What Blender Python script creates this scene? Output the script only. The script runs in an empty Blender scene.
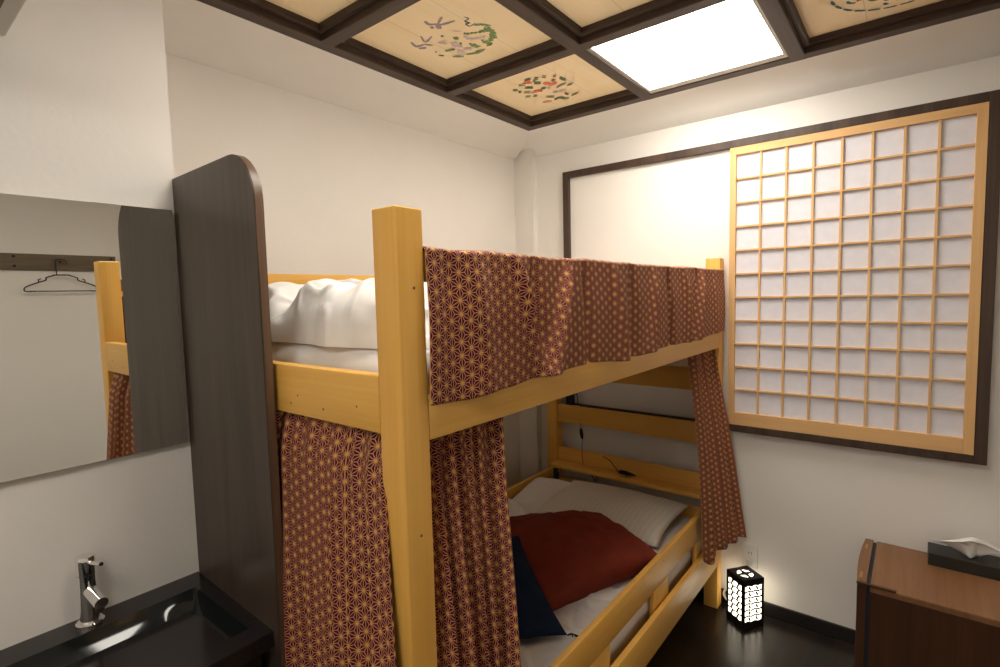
import bpy, bmesh, math, random
from mathutils import Vector, Matrix, noise
random.seed(7)
S = bpy.context.scene
COL = S.collection
R = math.radians

# ------------------------------------------------------------------ helpers
def sc(r, g, b):
    f = lambda c: (c/255)/12.92 if c/255 <= .04045 else (((c/255)+.055)/1.055)**2.4
    return (f(r), f(g), f(b), 1)

def link(name, bm, mats, parent=None, smooth=False, angle=None):
    me = bpy.data.meshes.new(name)
    bmesh.ops.recalc_face_normals(bm, faces=bm.faces) if not getattr(bm, 'keep', False) else None
    bm.to_mesh(me); bm.free()
    if not isinstance(mats, (list, tuple)): mats = [mats]
    for m in mats: me.materials.append(m)
    if smooth:
        for p in me.polygons: p.use_smooth = True
        if angle is not None:
            me.set_sharp_from_angle(angle=R(angle))
    o = bpy.data.objects.new(name, me); COL.objects.link(o)
    if parent is not None: o.parent = parent
    return o

def empty(name, loc=(0, 0, 0), rz=0):
    o = bpy.data.objects.new(name, None); COL.objects.link(o)
    o.location = loc; o.rotation_euler = (0, 0, rz); o.empty_display_size = .05
    return o

def tag(o, label, cat, group=None, kind=None):
    o['label'] = label; o['category'] = cat
    if group: o['group'] = group
    if kind: o['kind'] = kind
    return o

def struct(name, bm, m, parent=None, smooth=False, label=None):
    o = link(name, bm, m, parent, smooth)
    if parent is None: o['kind'] = 'structure'
    if label: o['label'] = label
    return o

def box(bm, x0, x1, y0, y1, z0, z1, bev=0, seg=2, mat=0):
    ret = bmesh.ops.create_cube(bm, size=1)
    vs = ret['verts']
    for v in vs:
        v.co = Vector((x0+(v.co.x+.5)*(x1-x0), y0+(v.co.y+.5)*(y1-y0), z0+(v.co.z+.5)*(z1-z0)))
    fs = set(f for v in vs for f in v.link_faces)
    for f in fs: f.material_index = mat
    if bev > 0:
        es = list(set(e for v in vs for e in v.link_edges))
        r = bmesh.ops.bevel(bm, geom=es, offset=bev, segments=seg, affect='EDGES', profile=.5)
        for f in r['faces']: f.material_index = mat
    return bm

def B(*a, **k):
    return box(bmesh.new(), *a, **k)

def quad(bm, pts, mat=0):
    f = bm.faces.new([bm.verts.new(p) for p in pts]); f.material_index = mat
    return f

def tube(bm, pts, rad, n=8, mat=0, cap=True):
    pts = [Vector(p) for p in pts]
    rings = []
    prev = None
    for i, p in enumerate(pts):
        t = (pts[min(i+1, len(pts)-1)]-pts[max(i-1, 0)]).normalized()
        a = prev if prev is not None else (Vector((0, 0, 1)) if abs(t.z) < .9 else Vector((1, 0, 0)))
        u = (a - t*a.dot(t)).normalized(); prev = u
        w = t.cross(u)
        r = rad[i] if isinstance(rad, (list, tuple)) else rad
        rings.append([bm.verts.new(p+(u*math.cos(2*math.pi*k/n)+w*math.sin(2*math.pi*k/n))*r) for k in range(n)])
    for a, b in zip(rings, rings[1:]):
        for k in range(n):
            f = bm.faces.new((a[k], a[(k+1) % n], b[(k+1) % n], b[k])); f.material_index = mat
    if cap:
        for rg in (rings[0][::-1], rings[-1]):
            f = bm.faces.new(rg); f.material_index = mat
    return bm

def spline(pts, n=8):
    pts = [Vector(p) for p in pts]; out = []
    P = [pts[0]]+pts+[pts[-1]]
    for i in range(1, len(P)-2):
        for k in range(n):
            t = k/n
            a, b, c, d = P[i-1], P[i], P[i+1], P[i+2]
            out.append(.5*((2*b)+(-a+c)*t+(2*a-5*b+4*c-d)*t*t+(-a+3*b-3*c+d)*t**3))
    out.append(pts[-1])
    return out

def lathe(bm, prof, axis_pt=(0, 0, 0), n=32, mat=0):
    ax = Vector(axis_pt); rings = []
    for r, z in prof:
        rings.append([bm.verts.new(ax+Vector((r*math.cos(2*math.pi*k/n), r*math.sin(2*math.pi*k/n), z))) for k in range(n)])
    for a, b in zip(rings, rings[1:]):
        for k in range(n):
            f = bm.faces.new((a[k], a[(k+1) % n], b[(k+1) % n], b[k])); f.material_index = mat
    bm.faces.new(rings[0][::-1]).material_index = mat; bm.faces.new(rings[-1]).material_index = mat
    return bm

def prism(bm, outline, fn0, fn1, mat=0):
    """outline of 2d pts, two maps to 3d"""
    a = [bm.verts.new(fn0(*p)) for p in outline]; b = [bm.verts.new(fn1(*p)) for p in outline]
    n = len(a)
    for k in range(n):
        bm.faces.new((a[k], a[(k+1) % n], b[(k+1) % n], b[k])).material_index = mat
    bm.faces.new(a[::-1]).material_index = mat; bm.faces.new(b).material_index = mat
    return bm

def grid(bm, nu, nv, fn, uvfn=None, mat=0):
    vs = [[bm.verts.new(fn(i/nu, j/nv)) for j in range(nv+1)] for i in range(nu+1)]
    uvl = bm.loops.layers.uv.verify() if uvfn else None
    for i in range(nu):
        for j in range(nv):
            f = bm.faces.new((vs[i][j], vs[i+1][j], vs[i+1][j+1], vs[i][j+1])); f.material_index = mat
            if uvfn:
                for lp, (a, b) in zip(f.loops, ((i, j), (i+1, j), (i+1, j+1), (i, j+1))):
                    lp[uvl].uv = uvfn(a, b)
    return vs

def sm(t, a=0., b=1.):
    t = max(0, min(1, (t-a)/(b-a))); return t*t*(3-2*t)

def ns(x, y, z=0, o=3):
    v = 0; am = 1
    for k in range(o):
        v += am*noise.noise(Vector((x, y, z))*(2**k)); am *= .5
    return v

LIGHT_S, LAMP_S, BULB, EXPO = 13.5, 3.4, 0, 0.34
# ------------------------------------------------------------------ materials
class NT:
    def __init__(s, name):
        s.m = bpy.data.materials.new(name); s.m.use_nodes = True
        s.t = s.m.node_tree; s.n = s.t.nodes; s.b = s.n['Principled BSDF']
    def new(s, typ, **k):
        nd = s.n.new(typ)
        for a, v in k.items(): setattr(nd, a, v)
        return nd
    def l(s, a, b): s.t.links.new(a, b)
    def math(s, op, a, b=None, c=None, clamp=False):
        nd = s.new('ShaderNodeMath', operation=op, use_clamp=clamp)
        for i, v in enumerate((a, b, c)):
            if v is None: continue
            if isinstance(v, (int, float)): nd.inputs[i].default_value = v
            else: s.l(v, nd.inputs[i])
        return nd.outputs[0]
    def ramp(s, fac, stops):
        r = s.new('ShaderNodeValToRGB'); s.l(fac, r.inputs[0])
        e = r.color_ramp.elements
        e[0].position, e[0].color = stops[0]; e[1].position, e[1].color = stops[-1]
        for p, c in stops[1:-1]:
            q = e.new(p); q.color = c
        return r.outputs[0]
    def coords(s, scale=(1, 1, 1), kind='Object'):
        tc = s.new('ShaderNodeTexCoord'); mp = s.new('ShaderNodeMapping')
        mp.inputs['Scale'].default_value = scale
        s.l(tc.outputs[kind], mp.inputs[0]); return mp.outputs[0]
    def noise(s, vec, scale=5, detail=4, rough=.55, dist=0):
        nd = s.new('ShaderNodeTexNoise'); s.l(vec, nd.inputs['Vector'])
        nd.inputs['Scale'].default_value = scale; nd.inputs['Detail'].default_value = detail
        nd.inputs['Roughness'].default_value = rough; nd.inputs['Distortion'].default_value = dist
        return nd.outputs[0]
    def bump(s, h, strength=.2, dist=.01):
        b = s.new('ShaderNodeBump'); b.inputs['Strength'].default_value = strength
        b.inputs['Distance'].default_value = dist
        s.l(h, b.inputs['Height']); s.l(b.outputs[0], s.b.inputs['Normal'])
    def set(s, rough=.5, spec=.5, **k):
        s.b.inputs['Roughness'].default_value = rough
        s.b.inputs['Specular IOR Level'].default_value = spec
        for a, v in k.items(): s.b.inputs[a.replace('_', ' ')].default_value = v
        return s.m

def plain(name, col, rough=.5, spec=.5, var=.06, scale=8, bump=0, bscale=80, **k):
    t = NT(name); v = t.coords()
    n = t.noise(v, scale, 4)
    lo = tuple(c*(1-var) for c in col[:3])+(1,); hi = tuple(min(1, c*(1+var)) for c in col[:3])+(1,)
    t.l(t.ramp(n, [(.3, lo), (.7, hi)]), t.b.inputs['Base Color'])
    if bump: t.bump(t.noise(v, bscale, 5), bump, .004)
    return t.set(rough, spec, **k)

def wood(name, c0, c1, axis='z', rough=.4, spec=.5, scale=1., knots=None, fine=1., contrast=(.35, .68), coat=0, bump=.05, plank=0):
    t = NT(name)
    lo, hi = .55*scale, 9.*scale
    s = {'x': (lo, hi, hi), 'y': (hi, lo, hi), 'z': (hi, hi, lo)}[axis]
    v = t.coords(s)
    n1 = t.noise(v, 1.6, 5, .6, .6)
    s2 = {'x': (2, 120, 120), 'y': (120, 2, 120), 'z': (120, 120, 2)}[axis]
    n2 = t.noise(t.coords(tuple(q*scale*fine for q in s2)), 1., 3, .6)
    f = t.math('ADD', t.math('MULTIPLY', n1, .65), t.math('MULTIPLY', n2, .35))
    col = t.ramp(f, [(contrast[0], c0), (contrast[1], c1)])
    if knots:
        vo = t.new('ShaderNodeTexVoronoi', feature='F1'); t.l(t.coords((1, 1, 1)), vo.inputs['Vector'])
        vo.inputs['Scale'].default_value = 5.5
        k = t.ramp(vo.outputs['Distance'], [(0., (1, 1, 1, 1)), (.028, (1, 1, 1, 1)), (.05, (0, 0, 0, 1))])
        mx = t.new('ShaderNodeMix', data_type='RGBA'); t.l(k, mx.inputs[0]); t.l(col, mx.inputs[6]); mx.inputs[7].default_value = knots
        col = mx.outputs[2]
    if plank:
        tc = t.coords(); sp = t.new('ShaderNodeSeparateXYZ'); t.l(tc, sp.inputs[0])
        fr = t.math('FRACT', t.math('DIVIDE', sp.outputs[0], plank))
        ln = t.math('LESS_THAN', t.math('ABSOLUTE', t.math('SUBTRACT', fr, .5)), .006)
        mx = t.new('ShaderNodeMix', data_type='RGBA'); t.l(t.math('MULTIPLY', ln, .45), mx.inputs[0]); t.l(col, mx.inputs[6]); mx.inputs[7].default_value = tuple(q*.45 for q in c0[:3])+(1,)
        col = mx.outputs[2]
    t.l(col, t.b.inputs['Base Color'])
    if bump: t.bump(f, bump, .003)
    return t.set(rough, spec, Coat_Weight=coat, Coat_Roughness=.15)

M = {}
M['wall'] = plain('wall_plaster', (.83, .80, .755, 1), .85, .2, .015, 3, .18, 60)
M['ceil'] = plain('ceiling_plaster', (.83, .80, .755, 1), .85, .2, .015, 3, .1, 60)
M['pine'] = wood('pine_varnish', sc(226, 166, 70), sc(241, 192, 102), 'z', .38, .45, knots=sc(160, 96, 40), contrast=(.3, .7))
M['pine_x'] = wood('pine_varnish_x', sc(226, 166, 70), sc(241, 192, 102), 'x', .38, .45, knots=sc(160, 96, 40), contrast=(.3, .7))
M['pine_y'] = wood('pine_varnish_y', sc(226, 166, 70), sc(241, 192, 102), 'y', .38, .45, knots=sc(160, 96, 40), contrast=(.3, .7))
M['shoji'] = wood('shoji_cedar', sc(214, 168, 112), sc(232, 190, 134), 'z', .55, .3, contrast=(.3, .7))
M['shoji_x'] = wood('shoji_cedar_x', sc(214, 168, 112), sc(232, 190, 134), 'x', .55, .3, contrast=(.3, .7))
M['dark'] = wood('dark_beam', sc(52, 38, 30), sc(84, 66, 54), 'y', .5, .4)
M['dark_x'] = wood('dark_beam_x', sc(52, 38, 30), sc(84, 66, 54), 'x', .5, .4)
M['dark_z'] = wood('dark_beam_z', sc(52, 38, 30), sc(84, 66, 54), 'z', .5, .4)
M['panel'] = wood('dark_oak_laminate', sc(54, 43, 36), sc(84, 70, 58), 'z', .42, .45, scale=1.3, bump=.12)
M['paneledge'] = wood('dark_oak_edge', sc(72, 54, 42), sc(108, 82, 62), 'z', .4, .5, scale=1.3)
M['rail'] = wood('hook_rail_wood', sc(92, 78, 60), sc(118, 102, 82), 'y', .5, .4)
M['ceilpanel'] = wood('ceiling_cedar', sc(248, 221, 174), sc(253, 234, 197), 'y', .6, .25, plank=.21, contrast=(.3, .7), bump=.02)
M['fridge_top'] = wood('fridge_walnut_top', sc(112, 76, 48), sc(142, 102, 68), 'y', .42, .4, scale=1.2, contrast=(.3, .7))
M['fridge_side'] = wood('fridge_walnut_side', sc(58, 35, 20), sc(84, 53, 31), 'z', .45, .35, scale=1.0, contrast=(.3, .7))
M['black'] = plain('black_plastic', (.012, .012, .012, 1), .45)
M['blackpaint'] = plain('black_lacquer', (.014, .012, .012, 1), .35)
M['charcoal'] = plain('charcoal_box', (.022, .022, .018, 1), .5, .4)
M['baseb'] = plain('black_baseboard', (.012, .009, .008, 1), .4)
M['gap'] = plain('rubber_gasket', (.015, .018, .03, 1), .6)
M['greenmetal'] = plain('green_bracket', (.03, .09, .05, 1), .5)
M['brass'] = plain('brass_slot', (.42, .26, .08, 1), .4, Metallic=.5)
M['white_pl'] = plain('white_plastic', (.78, .76, .72, 1), .35)
M['sheet'] = plain('white_cotton', (.82, .80, .77, 1), .9, .1, .02, 6, .15, 40)
M['duvet'] = plain('white_duvet_cotton', (.84, .82, .79, 1), .85, .15, .02, 6, .1, 30)
M['maroon'] = plain('maroon_fabric', sc(122, 45, 27), .75, .25, .12, 14, .5, 30)
M['navy'] = plain('navy_fabric', sc(27, 41, 64), .85, .15, .12, 14, .3, 60)
M['tissue'] = plain('tissue_paper', (.85, .83, .80, 1), .9, .1, .02)
M['ac'] = plain('appliance_white', (.62, .58, .52, 1), .5, .3, .02)

t = NT('chrome'); t.l(t.ramp(t.noise(t.coords(), 20), [(.3, (.86, .85, .84, 1)), (.7, (.92, .91, .9, 1))]), t.b.inputs['Base Color']); M['chrome'] = t.set(.08, .5, Metallic=1.)
t = NT('mirror_silver'); t.l(t.ramp(t.noise(t.coords(), 2), [(.3, (.86, .87, .83, 1)), (.7, (.87, .88, .84, 1))]), t.b.inputs['Base Color']); M['mirror'] = t.set(.0, .5, Metallic=1.)
t = NT('sink_black_gloss'); t.l(t.ramp(t.noise(t.coords(), 4), [(.3, (.006, .009, .009, 1)), (.7, (.009, .012, .012, 1))]), t.b.inputs['Base Color']); M['sink'] = t.set(.07, .5)
t = NT('counter_black'); t.l(t.ramp(t.noise(t.coords(), 4), [(.3, (.014, .012, .012, 1)), (.7, (.02, .016, .016, 1))]), t.b.inputs['Base Color']); M['counter'] = t.set(.16, .55)

# dark floorboards
t = NT('dark_floorboards')
v = t.coords(); sp = t.new('ShaderNodeSeparateXYZ'); t.l(v, sp.inputs[0])
px = t.math('DIVIDE', sp.outputs[0], .09)
fr = t.math('FRACT', px); seam = t.math('LESS_THAN', fr, .03)
idx = t.math('FLOOR', px)
wn = t.new('ShaderNodeTexWhiteNoise', noise_dimensions='1D'); t.l(idx, wn.inputs['W'])
g = t.noise(t.coords((25, 1.2, 1)), 1.5, 5, .6)
f = t.math('ADD', t.math('MULTIPLY', g, .7), t.math('MULTIPLY', wn.outputs[0], .3))
c = t.ramp(f, [(.25, sc(22, 17, 14)), (.8, sc(44, 34, 28))])
mx = t.new('ShaderNodeMix', data_type='RGBA'); t.l(seam, mx.inputs[0]); t.l(c, mx.inputs[6]); mx.inputs[7].default_value = (.03, .024, .019, 1)
t.l(mx.outputs[2], t.b.inputs['Base Color'])
t.bump(t.math('SUBTRACT', g, seam), .15, .002)
M['floor'] = t.set(.27, .5)

# striped pillow ticking
t = NT('striped_pillow_cotton'); v = t.coords(); sp = t.new('ShaderNodeSeparateXYZ'); t.l(v, sp.inputs[0])
w = t.math('SINE', t.math('MULTIPLY', sp.outputs[0], 260))
t.l(t.ramp(w, [(.2, (.77, .74, .67, 1)), (.6, (.82, .79, .73, 1))]), t.b.inputs['Base Color'])
M['pillow'] = t.set(.7, .2)

# shoji paper and lamp paper
t = NT('shoji_paper'); t.l(t.ramp(t.noise(t.coords((1, 1, 1)), 30, 5), [(.3, (.74, .73, .79, 1)), (.7, (.79, .78, .84, 1))]), t.b.inputs['Base Color']); M['paper'] = t.set(.8, .2)
def emit(name, col, st, var=.04):
    t = NT(name)
    t.l(t.ramp(t.noise(t.coords(), 9), [(.3, tuple(c*(1-var) for c in col)+(1,)), (.7, tuple(col)+(1,))]), t.b.inputs['Emission Color'])
    t.b.inputs['Base Color'].default_value = (.8, .8, .78, 1); t.b.inputs['Emission Strength'].default_value = st
    return t.set(.5, .3)

# asanoha cloth: a triangular star lattice laid out in the cloth's own metres (UV)
def asanoha(name, s=.0275):
    t = NT(name)
    uv = t.new('ShaderNodeTexCoord'); sp = t.new('ShaderNodeSeparateXYZ'); t.l(uv.outputs['UV'], sp.inputs[0])
    x, y = sp.outputs[0], sp.outputs[1]
    h = s*math.sqrt(3)/2
    fs = []
    for k in range(3):
        a = math.radians(120*k)
        q = t.math('ADD', t.math('MULTIPLY', x, math.cos(a)/h), t.math('MULTIPLY', y, math.sin(a)/h))
        fs.append(t.math('FRACT', q))
    S3 = t.math('ADD', t.math('ADD', fs[0], fs[1]), fs[2])
    fl = t.math('GREATER_THAN', S3, 1.5)
    ab = [t.math('ABSOLUTE', t.math('SUBTRACT', fl, q)) for q in fs]
    mn = t.math('MINIMUM', t.math('MINIMUM', ab[0], ab[1]), ab[2])
    mxv = t.math('MAXIMUM', t.math('MAXIMUM', ab[0], ab[1]), ab[2])
    mid = t.math('SUBTRACT', t.math('SUBTRACT', 1., mn), mxv)
    d2 = t.math('DIVIDE', t.math('SUBTRACT', mid, mn), 1.732)
    d = t.math('MINIMUM', mn, d2)
    line = t.math('SUBTRACT', 1., t.math('DIVIDE', t.math('SUBTRACT', d, .024), .028), clamp=True)
    star = t.math('DIVIDE', t.math('SUBTRACT', mxv, .80), .10, clamp=True)
    base = t.ramp(t.noise(t.coords(), 5), [(.3, sc(60, 11, 24)), (.7, sc(82, 14, 30))])
    m1 = t.new('ShaderNodeMix', data_type='RGBA'); t.l(line, m1.inputs[0]); t.l(base, m1.inputs[6]); m1.inputs[7].default_value = sc(208, 142, 106)
    m2 = t.new('ShaderNodeMix', data_type='RGBA'); t.l(star, m2.inputs[0]); t.l(m1.outputs[2], m2.inputs[6]); m2.inputs[7].default_value = sc(212, 170, 72)
    t.l(m2.outputs[2], t.b.inputs['Base Color'])
    t.bump(t.noise(uv.outputs['UV'], 900, 2), .1, .001)
    return t.set(.75, .25)
M['cloth'] = asanoha('asanoha_cloth')
M['lining'] = plain('curtain_lining', sc(74, 26, 48), .85, .1, .1)
M['wcloth'] = plain('pale_lining', sc(190, 160, 150), .85, .1, .1)
for k, c in dict(p_grey=(166, 148, 152), p_ink=(88, 84, 76), p_green=(132, 156, 104), p_lav=(216, 194, 200), p_red=(226, 122, 92), p_olive=(124, 130, 96), p_blue=(96, 112, 106)).items():
    M[k] = plain(k.replace('p_', 'paint_'), sc(*c), .8, .1, .1, 40)

def _wl(o):
    v = Vector((0, 0, 0))
    while o is not None: v += o.location; o = o.parent
    return v
def link(name, bm, mats, parent=None, smooth=False, angle=None, recalc=True):
    if recalc: bmesh.ops.recalc_face_normals(bm, faces=bm.faces)
    me = bpy.data.meshes.new(name)
    xs = [v.co for v in bm.verts]
    c = Vector(((min(p.x for p in xs)+max(p.x for p in xs))/2, (min(p.y for p in xs)+max(p.y for p in xs))/2, min(p.z for p in xs)))
    for v in bm.verts: v.co -= c
    bm.to_mesh(me); bm.free()
    for m in (mats if isinstance(mats, (list, tuple)) else [mats]): me.materials.append(m)
    if smooth:
        for p in me.polygons: p.use_smooth = True
        if angle is not None: me.set_sharp_from_angle(angle=R(angle))
    o = bpy.data.objects.new(name, me); COL.objects.link(o)
    if parent is not None: o.parent = parent
    o.location = c - _wl(parent)
    return o

def solid(o, th, offset=-1, mo=0, rim=0):
    m = o.modifiers.new('thickness', 'SOLIDIFY'); m.thickness = th; m.offset = offset
    m.material_offset = mo; m.material_offset_rim = rim
    return o

# ------------------------------------------------------------------ room shell
XM, XA, YF, XR, YB = -1.667, -2.0, 2.73, 1.2, -1.3
ZC = 2.54
bm = bmesh.new()
prism(bm, [(XM, YB), (XM, .616), (XA, .616), (XA, 2.685), (-1.862, 2.685), (-1.862, YF), (-2.2, YF), (-2.2, YB)], lambda x, y: Vector((x, y, 0)), lambda x, y: Vector((x, y, 2.75)))
struct('wall_left', bm, M['wall'])
struct('wall_far', B(-2.2, XR+.15, YF, YF+.15, 0, 2.75), M['wall'])
struct('wall_right', B(XR, XR+.15, YB, YF, 0, 2.75), M['wall'])
struct('wall_near', B(-2.2, XR+.15, YB-.15, YB, 0, 2.75), M['wall'])
struct('floor', B(-2.2, XR+.15, YB-.15, YF+.15, -.06, 0), M['floor'])

GX = [-1.745, -1.048, -.408, .27, .93]
GY = [.66, 1.18, 1.83, 2.5]
# flat margins of the ceiling around the lattice, sloping plaster cornice at the walls
bm = bmesh.new()
box(bm, -2.2, XR+.15, YB-.15, .62, ZC, ZC+.2)
box(bm, .955, XR+.15, .62, YF+.15, ZC, ZC+.2)
box(bm, -2.2, .955, .62, YF+.15, 2.595, 2.75)
struct('ceiling', bm, M['ceil'])
def cornice(name, pts):
    bm = bmesh.new(); prism(bm, pts, *cornice.f); o = struct(name, bm, M['ceil'], smooth=True); o.data.set_sharp_from_angle(angle=R(50)); return o
prof = [(0, ZC+.05), (0, ZC+.0), (.03, ZC-.004), (.07, ZC-.014), (.11, ZC-.032), (.15, ZC-.058), (.19, ZC-.10), (.26, ZC-.10), (.26, ZC+.05)]
cornice.f = (lambda a, z: Vector((-1.772-a, .62, z)), lambda a, z: Vector((-1.772-a, 2.66, z)))
cornice('trim_1', prof)
cornice.f = (lambda a, z: Vector((-2.0, 2.527+a*1.07, z)), lambda a, z: Vector((XR, 2.527+a*1.07, z)))
cornice('trim_2', prof)
n = 3
def beam(axis, c, a0, a1, outer=0):
    """coffer beam: narrow lower bar with a wider rebated lip above"""
    global n
    bm = bmesh.new()
    l0, l1 = (-.028, .028)
    p0, p1 = ((-.028 if outer < 0 else -.047), (.028 if outer > 0 else .047))
    if axis == 'y':
        box(bm, c+l0, c+l1, a0, a1, 2.533, 2.5935, .003); box(bm, c+p0, c+p1, a0, a1, 2.558, 2.5935, .003)
    else:
        box(bm, a0, a1, c+l0, c+l1, 2.5335, 2.593, .003); box(bm, a0, a1, c+p0, c+p1, 2.5585, 2.593, .003)
    o = struct('trim_%d' % n, bm, M['dark'] if axis == 'y' else M['dark_x']); n += 1
    return o
for i, x in enumerate(GX): beam('y', x, GY[0]-.028, GY[-1]+.028, -1 if i == 0 else (1 if i == len(GX)-1 else 0))
for i, y in enumerate(GY): beam('x', y, GX[0]-.027, GX[-1]+.027, -1 if i == 0 else (1 if i == len(GY)-1 else 0))

# baseboards
bm = B(-1.86, XR, YF-.012, YF, 0, .062, .003); struct('baseboard_far', bm, M['baseb'])
struct('baseboard_right', B(XR-.012, XR, YB, YF-.012, 0, .062, .003), M['baseb'])
struct('baseboard_left', B(XA, XA+.012, .617, 2.684, 0, .062, .003), M['baseb'])

# ceiling panels, painted and plain
crane={
 'grey':[([(-1.403, 1.37), (-1.408, 1.396), (-1.383, 1.413)], 0.005), ([(-1.337, 1.389), (-1.382, 1.414)], 0.0037), ([(-1.382, 1.414), (-1.372, 1.427), (-1.32, 1.438)], 0.005), ([(-1.386, 1.415), (-1.402, 1.443)], 0.0074), ([(-1.556, 1.442), (-1.567, 1.48), (-1.531, 1.487)], 0.0056), ([(-1.493, 1.434), (-1.515, 1.478), (-1.462, 1.462)], 0.0037), ([(-1.531, 1.487), (-1.512, 1.516)], 0.005), ([(-1.574, 1.498), (-1.545, 1.512)], 0.0056), ([(-1.422, 1.415), (-1.409, 1.421)], 0.0062)],
 'ink':[([(-1.279, 1.439), (-1.273, 1.459), (-1.296, 1.464), (-1.291, 1.483), (-1.306, 1.481), (-1.307, 1.5), (-1.287, 1.502)], 0.0025), ([(-1.546, 1.561), (-1.541, 1.566)], 0.0037), ([(-1.556, 1.591), (-1.543, 1.609)], 0.005)],
 'green':[([(-1.284, 1.505), (-1.263, 1.523), (-1.253, 1.542)], 0.0081), ([(-1.357, 1.531), (-1.324, 1.55), (-1.291, 1.562)], 0.0081), ([(-1.278, 1.552), (-1.269, 1.581), (-1.29, 1.619)], 0.0136), ([(-1.287, 1.609), (-1.341, 1.655)], 0.0136), ([(-1.34, 1.62), (-1.336, 1.648)], 0.0112), ([(-1.393, 1.609), (-1.389, 1.637)], 0.0112), ([(-1.378, 1.672), (-1.423, 1.676), (-1.466, 1.658)], 0.0056), ([(-1.52, 1.636), (-1.483, 1.663)], 0.005), ([(-1.509, 1.581), (-1.467, 1.593)], 0.0062), ([(-1.399, 1.522), (-1.408, 1.543)], 0.0074), ([(-1.422, 1.571), (-1.416, 1.577)], 0.0062), ([(-1.428, 1.48), (-1.435, 1.491)], 0.0043), ([(-1.417, 1.663), (-1.397, 1.68)], 0.0062)],
 'lav':[([(-1.368, 1.544), (-1.364, 1.576), (-1.318, 1.594)], 0.0087), ([(-1.451, 1.57), (-1.438, 1.594)], 0.0087), ([(-1.466, 1.619), (-1.473, 1.639)], 0.0112), ([(-1.431, 1.619), (-1.421, 1.634)], 0.0093), ([(-1.48, 1.509), (-1.458, 1.54)], 0.0043), ([(-1.374, 1.478), (-1.355, 1.505)], 0.0025), ([(-1.448, 1.549), (-1.423, 1.559)], 0.0056)],
}
flower={
 'red':[([(-1.465, 2.057), (-1.439, 2.074)], 0.0087), ([(-1.394, 2.121), (-1.381, 2.16)], 0.0087), ([(-1.373, 2.154), (-1.347, 2.157)], 0.0074), ([(-1.322, 2.083), (-1.311, 2.093)], 0.0062), ([(-1.495, 2.176), (-1.455, 2.19)], 0.0093), ([(-1.538, 2.321), (-1.494, 2.342)], 0.0037)],
 'olive':[([(-1.447, 2.035), (-1.413, 2.039)], 0.0043), ([(-1.399, 2.045), (-1.387, 2.062)], 0.005), ([(-1.362, 2.053), (-1.35, 2.07)], 0.0037), ([(-1.307, 2.116), (-1.301, 2.159)], 0.0056), ([(-1.43, 2.089), (-1.406, 2.111)], 0.0081), ([(-1.498, 2.061), (-1.471, 2.079)], 0.0037), ([(-1.495, 2.105), (-1.465, 2.132)], 0.0056), ([(-1.556, 2.092), (-1.538, 2.108)], 0.0043), ([(-1.548, 2.128), (-1.538, 2.137)], 0.0062), ([(-1.532, 2.149), (-1.507, 2.172)], 0.0037), ([(-1.558, 2.2), (-1.535, 2.211)], 0.0037), ([(-1.382, 2.207), (-1.345, 2.192), (-1.316, 2.191)], 0.0037), ([(-1.327, 2.216), (-1.292, 2.213)], 0.0037), ([(-1.482, 2.269), (-1.451, 2.298)], 0.0043), ([(-1.473, 2.332), (-1.438, 2.325), (-1.425, 2.353)], 0.0056), ([(-1.431, 2.355), (-1.405, 2.362)], 0.0037), ([(-1.378, 2.341), (-1.333, 2.33)], 0.0037), ([(-1.351, 2.114), (-1.339, 2.131)], 0.005), ([(-1.421, 2.064), (-1.413, 2.078)], 0.005), ([(-1.443, 2.166), (-1.419, 2.173)], 0.005), ([(-1.524, 2.217), (-1.505, 2.226)], 0.0043), ([(-1.386, 2.289), (-1.383, 2.321)], 0.0037)],
 'lav':[([(-1.424, 2.241), (-1.402, 2.253)], 0.0056), ([(-1.396, 2.251), (-1.366, 2.264)], 0.0043), ([(-1.416, 2.176), (-1.407, 2.192)], 0.0056)],
}
# ring of leaves and blossom, third painting
ring = {'blue': [], 'olive': [], 'red': []}
rr = random.Random(3)
for k in range(46):
    a = rr.uniform(0, 2*math.pi); q = .19*math.sqrt(rr.uniform(.25, 1)); cx, cy = -.06+q*math.cos(a), 2.185+q*math.sin(a)
    da = a+math.pi/2+rr.uniform(-.5, .5); L = rr.uniform(.02, .05)
    kind = 'red' if rr.random() < .14 else ('blue' if rr.random() < .6 else 'olive')
    ring[kind].append(([(cx, cy), (cx+L*.5*math.cos(da), cy+L*.5*math.sin(da)), (cx+L*math.cos(da+.4), cy+L*math.sin(da+.4))], .009 if kind == 'red' else .0045))
for k in range(26):
    a = k/26*2*math.pi; q = .2
    ring['blue'].append(([(-.06+q*math.cos(a+u), 2.185+q*math.sin(a+u)) for u in (0, .1, .2)], .004))

def ribbon(bm, pts, r, z, mat):
    """a brush stroke of pigment: tapered flat ribbon with an uneven edge"""
    P = spline([(x, y, z) for x, y in pts], 5)
    n_ = len(P); L, Rr = [], []
    for i, p in enumerate(P):
        t = (P[min(i+1, n_-1)]-P[max(i-1, 0)]).normalized(); w = Vector((-t.y, t.x, 0))
        q = r*(.25+.75*math.sin(math.pi*(i+.5)/n_)**.6)*(1+.35*ns(p.x*90, p.y*90, 0, 2))
        L.append(bm.verts.new(p+w*q)); Rr.append(bm.verts.new(p-w*q))
    for i in range(n_-1):
        bm.faces.new((L[i], L[i+1], Rr[i+1], Rr[i])).material_index = mat

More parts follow.
